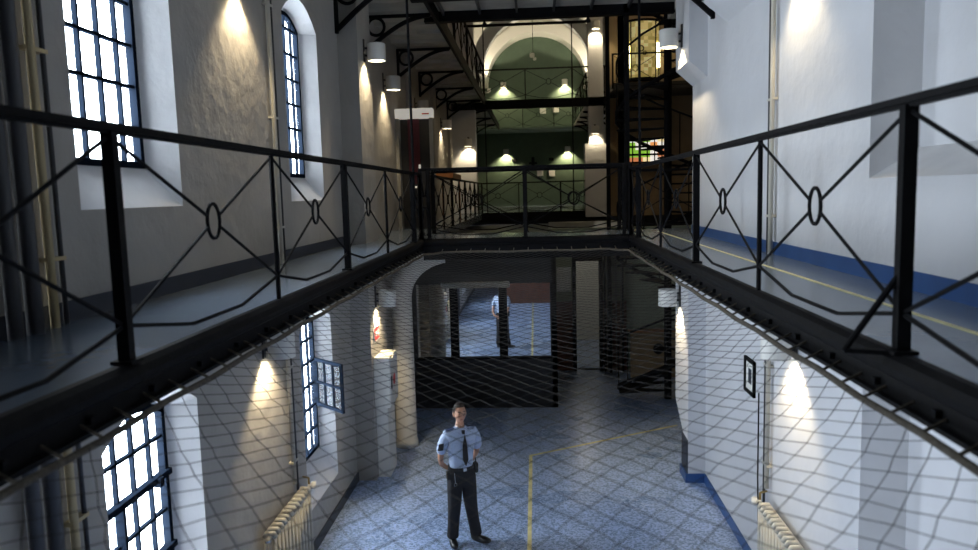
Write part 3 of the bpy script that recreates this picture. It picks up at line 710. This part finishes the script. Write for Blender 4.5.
# ------------------------------------------------------------ doorway with white lintel on the left walkway
T = thing('door_portal', 'projecting doorway with white lintel and maroon curtain on the left walkway', 'doorway', (-2.5, 15.6, 0))
MB().box(XL, -2.08, 15.5, 15.75, 2.3, 2.5, .01).build('lintel', mat('ivory with added glow', (.85, .82, .74), .5, emit=(1, .95, .85), estr=.3), T)  # faint glow put into the lintel so it looks brightly lit
MB().box(XL, -2.8, 15.5, 15.75, 0, 2.3).box(-2.16, -2.08, 15.5, 15.75, 0, 2.3).build('jamb', mat('grey jamb', (.25, .24, .22), .6), T)
MB().box(-2.8, -2.16, 15.72, 15.75, 0, 2.3).build('dark_opening', darkroom, T)
B = MB()
for k in range(8): B.bar((-2.62+k*.03, 15.68, .95), (-2.62+k*.03, 15.68, 2.3), .018)
B.build('curtain', maroon, T, smooth=True)
MB().box(-2.42, -2.39, 15.6, 15.7, .9, 1.35).box(-2.62, -2.39, 15.6, 15.7, .86, .9).build('side_box', mat('ivory with added glow', (1, 1, 1)), T)  # shares the lintel's added glow
MB().box(-2.3, -2.15, 15.49, 15.5, 2.37, 2.395).build('lettering', red, T)
for i, y in enumerate((17.0, 21.0, 25.0)):
    sbox('wall_pilaster_%d' % (i+1), plaster, XL, -2.78, y, y+.6, 0, 7.5)

# ------------------------------------------------------------ yellow floor line
B = MB()
B.box(-.18, -.125, YN, 12.2, ZG, ZG+.004)
B.prism([(-.18, 12.2, ZG), (-.125, 12.16, ZG), (2.6, 13.74, ZG), (2.6, 13.8, ZG)], (0, 0, .004))
B.build('floor_line', yellow, label='yellow guide line painted on the ground floor bending to the right', cat='floor marking')

# ------------------------------------------------------------ person
def skin_obj(name, chains, m, parent, lvl=2, extra=None):
    """chains: list of lists of (x,y,z,rx,ry); equal coordinates are welded"""
    vs_, es, rr, key = [], [], [], {}
    for ch in chains:
        prev = None
        for (x, y, z, rx, ry) in ch:
            k = (round(x, 4), round(y, 4), round(z, 4))
            if k not in key: key[k] = len(vs_); vs_.append((x, y, z)); rr.append((rx, ry))
            i = key[k]
            if prev is not None and prev != i: es.append((prev, i))
            prev = i
    me = bpy.data.meshes.new(name); me.from_pydata(vs_, es, []); o = bpy.data.objects.new(name, me); COL.objects.link(o)
    md = o.modifiers.new('skin', 'SKIN'); md.use_smooth_shade = True
    for i, v in enumerate(me.skin_vertices[0].data): v.radius = rr[i]; v.use_root = (i == 0)
    sd = o.modifiers.new('sub', 'SUBSURF'); sd.levels = lvl; sd.render_levels = lvl
    dg = bpy.context.evaluated_depsgraph_get(); ev = o.evaluated_get(dg); me2 = bpy.data.meshes.new_from_object(ev)
    bpy.data.objects.remove(o); bm = bmesh.new(); bm.from_mesh(me2)
    if extra: extra(bm)
    bm.to_mesh(me2); bm.free()
    for f in me2.polygons: f.use_smooth = True
    me2.materials.clear(); me2.materials.append(m)
    o = bpy.data.objects.new(name, me2); COL.objects.link(o); o.parent = parent; return o
skinm = mat('skin', (.5, .27, .18), .5); shirtm = mat('light blue shirt cotton', (.42, .52, .72), .8, var=.06, vscale=14, bump=.3, bscale=14)
trou = mat('black wool trousers', (.012, .012, .016), .8, bump=.3, bscale=12); shoe = mat('black leather', (.01, .01, .01), .3); hairm = mat('dark brown hair', (.018, .011, .008), .8, bump=.5, bscale=60)
PER = thing('person', 'person in light blue short sleeved uniform shirt and black tie, hands clasped behind', 'person', (0, 0, 0))
def head_extra(bm):
    """head, ears and nose as part of the body; face looks to -y"""
    r = bmesh.ops.create_uvsphere(bm, u_segments=28, v_segments=20, radius=1)
    for v in r['verts']:
        x, y, z = v.co
        fx = .076*(1-.28*max(0, -z)**1.5); fy = .095*(1-.12*max(0, -z))
        X, Y, Z = x*fx, y*fy, z*.118
        if y < 0:
            Y *= .93
            Y -= .022*math.exp(-((x/.16)**2+((z+.12)/.16)**2))         # nose
            Y += .010*math.exp(-(((abs(x)-.38)/.16)**2+((z-.08)/.1)**2))  # eye sockets
            Y -= .006*math.exp(-((x/.3)**2+((z+.45)/.07)**2))            # lips
            Y -= .009*math.exp(-((x/.3)**2+((z+.82)/.15)**2))            # chin
        v.co = Vector((X, Y-.012, Z+1.665))
    for s in (-1, 1):
        q = bmesh.ops.create_uvsphere(bm, u_segments=10, v_segments=8, radius=1)
        for v in q['verts']: v.co = Vector((v.co.x*.010+s*.078, v.co.y*.02+.0, v.co.z*.034+1.66))
SHO = (0, 0, 1.34, .135, .09)
ARM = lambda s: [(s*.17, .0, 1.385, .05, .05), (s*.225, .03, 1.27, .046, .046), (s*.238, .08, 1.115, .038, .04), (s*.205, .15, 1.0, .034, .034), (s*.115, .195, .92, .026, .028), (s*.06, .205, .9, .034, .02)]
body = [[(0, 0, .93, .11, .08), (0, 0, 1.08, .11, .08), (0, 0, 1.22, .12, .085), SHO, (0, .005, 1.44, .056, .056), (0, 0, 1.53, .055, .056), (0, -.01, 1.6, .052, .055)]]
for s in (-1, 1):
    body.append([SHO]+ARM(s))
    body.append([(0, 0, .93, .11, .08), (s*.09, 0, .82, .07, .07), (s*.11, -.01, .52, .045, .05)])
    for f in range(4):      # fingers, loosely clasped behind the back
        zf = .925-.018*f; L = (.038, .044, .04, .032)[f]
        body.append([(s*.06, .205, .9, .034, .02), (s*.03, .214+.01*s, zf, .009, .009), (s*(.03-L), .222+.01*s, zf-.012, .0085, .0085), (s*(.03-L*1.5), .215+.018*s, zf-.03, .0075, .0075)])
    body.append([(s*.06, .205, .9, .034, .02), (s*.06, .2, .945, .010, .010), (s*.035, .205, .955, .009, .009), (s*.012, .21, .955, .008, .008)])
skin_obj('body', body, skinm, PER, 2, head_extra)
def ex_shirt(bm):
    pass
sh = [[(0, 0, .93, .15, .11), (0, 0, 1.0, .158, .12), (0, 0, 1.1, .172, .13), (0, 0, 1.2, .17, .125), (0, 0, 1.33, .17, .112), (0, .005, 1.425, .142, .1), (0, .005, 1.475, .092, .082), (0, 0, 1.51, .066, .062)]]
for s in (-1, 1): sh.append([(0, 0, 1.33, .17, .112), (s*.17, .0, 1.415, .076, .076), (s*.225, .03, 1.28, .07, .07), (s*.24, .07, 1.15, .068, .07)])
SH = skin_obj('shirt', sh, shirtm, PER, 2)
tr = [[(0, 0, 1.03, .168, .128), (0, 0, .98, .17, .13), (0, 0, .9, .165, .13)]]
for s, fx, fy in ((-1, -.13, .02), (1, .16, -.03)):
    tr.append([(0, 0, .9, .165, .13), (s*.088, 0, .8, .102, .112), (s*.105, -.01, .52, .086, .09), ((s*.105+fx)/2, fy*.5, .3, .072, .078), (fx, fy, .13, .07, .078), (fx, fy, .07, .072, .084)])
skin_obj('trousers', tr, trou, PER, 2)
for s, fx, fy, rz in ((-1, -.135, .02, -.15), (1, .175, -.03, .7)):
    B = MB(); pr = []
    r = bmesh.ops.create_uvsphere(B.bm, u_segments=16, v_segments=10, radius=1)
    for v in r['verts']:
        x, y, z = v.co; zz_ = max(z, -.75)*.05+.0375; zz_ *= (1.25 if y > 0 else .95)
        q = Vector((x*.05*(1-.15*y), y*.145-.05, zz_)); q.rotate(Matrix.Rotation(rz, 3, 'Z')); v.co = q+Vector((fx, fy, 0))
    B.build('shoe', shoe, PER, smooth=True)
# hair cap
B = MB(); r = bmesh.ops.create_uvsphere(B.bm, u_segments=28, v_segments=18, radius=1)
dead = []
for v in r['verts']:
    x, y, z = v.co
    lim = .62 if y < -.55 else (.62+(y+.55)*-2.2 if y < 0 else -.55-.1*y)
    if z < max(lim, -.6) and not (z > lim): dead.append(v)
    v.co = Vector((x*.084, y*.103-.008, z*.133+1.67))
bmesh.ops.delete(B.bm, geom=dead, context='VERTS'); B.build('hair', hairm, PER, smooth=True)
# eyes, brows, mouth
for s in (-1, 1):
    B = MB(); r = bmesh.ops.create_uvsphere(B.bm, u_segments=10, v_segments=8, radius=.0105)
    for v in r['verts']: v.co += Vector((s*.03, -.079, 1.675))
    B.build('eye', mat('dark eye', (.05, .035, .03), .2), PER, smooth=True)
MB().bar((-.048, -.087, 1.70), (-.014, -.094, 1.703), .004, n=6).bar((.014, -.094, 1.703), (.048, -.087, 1.70), .004, n=6).build('eyebrows', hairm, PER)
MB().bar((-.025, -.0995, 1.61), (.025, -.0995, 1.61), .004, n=6).build('mouth', mat('lips', (.35, .12, .1), .5), PER)
# collar, tie, belt, epaulettes, patch, pockets
B = MB()
for s in (-1, 1): B.prism([(s*.01, -.07, 1.475), (s*.058, -.045, 1.515), (s*.07, -.078, 1.44), (s*.04, -.1, 1.415)], (0, -.012, .004))
B.build('collar', shirtm, SH)
B = MB(); B.prism([(-.02, -.1, 1.475), (.02, -.1, 1.475), (.014, -.112, 1.435), (-.014, -.112, 1.435)], (0, -.02, 0))
tp = [(.014, -.118, 1.435), (.03, -.137, 1.3), (.038, -.142, 1.12), (.005, -.142, 1.04), (-.032, -.142, 1.12), (-.025, -.137, 1.3), (-.014, -.118, 1.435)]
B.prism([(x+.012*(1.43-z), y-.008, z) for x, y, z in tp[:-1]], (0, -.008, 0)); B.build('tie', trou, SH)
def ringloop(rx, ry, z0, z1):
    B = MB(); n = 28; A = [B.bm.verts.new((rx*math.cos(2*PI*k/n), ry*math.sin(2*PI*k/n), z0)) for k in range(n)]; C = [B.bm.verts.new((rx*math.cos(2*PI*k/n), ry*math.sin(2*PI*k/n), z1)) for k in range(n)]
    for k in range(n): B.bm.faces.new((A[k], A[(k+1) % n], C[(k+1) % n], C[k]))
    return B
BE = ringloop(.166, .133, .972, 1.012).build('belt', shoe, PER)
MB().box(-.022, .022, -.144, -.132, .972, 1.012).build('buckle', chrome, BE)
MB().box(.155, .2, -.08, -.01, .9, 1.03, .01).bar((.178, -.04, 1.03), (.178, -.04, 1.08), .006).build('radio', shoe, BE)
MB().box(-.2, -.16, -.06, 0, .86, .97, .008).build('pouch', shoe, BE)
MB().bar((-.125, -.1, .96), (-.12, -.115, .83), .004).ring((-.12, -.118, .815), (1, 0, 0), (0, 0, 1), .018, .003, 12, 5).build('keys', chrome, BE)
for s in (-1, 1):
    MB().prism([(s*.085, -.03, 1.482), (s*.185, -.028, 1.462), (s*.185, .03, 1.462), (s*.085, .035, 1.482)], (0, 0, .012)).build('epaulette', mat('dark blue cloth', (.03, .05, .13), .7), SH)
    MB().prism([(s*.05, -.117, 1.33), (s*.13, -.107, 1.33), (s*.13, -.107, 1.23), (s*.05, -.12, 1.23)], (0, -.008, 0)).build('pocket', shirtm, SH)
MB().prism([(-.285, -.03, 1.32), (-.23, -.055, 1.33), (-.238, -.04, 1.24), (-.298, -.015, 1.235)], (-.004, -.006, 0)).build('sleeve_patch', trou, SH)
PER.location = (-1.0, 9.03, ZG); PER.rotation_euler = (0, 0, math.radians(26)); PER.scale = (1.03, 1.03, 1.03)
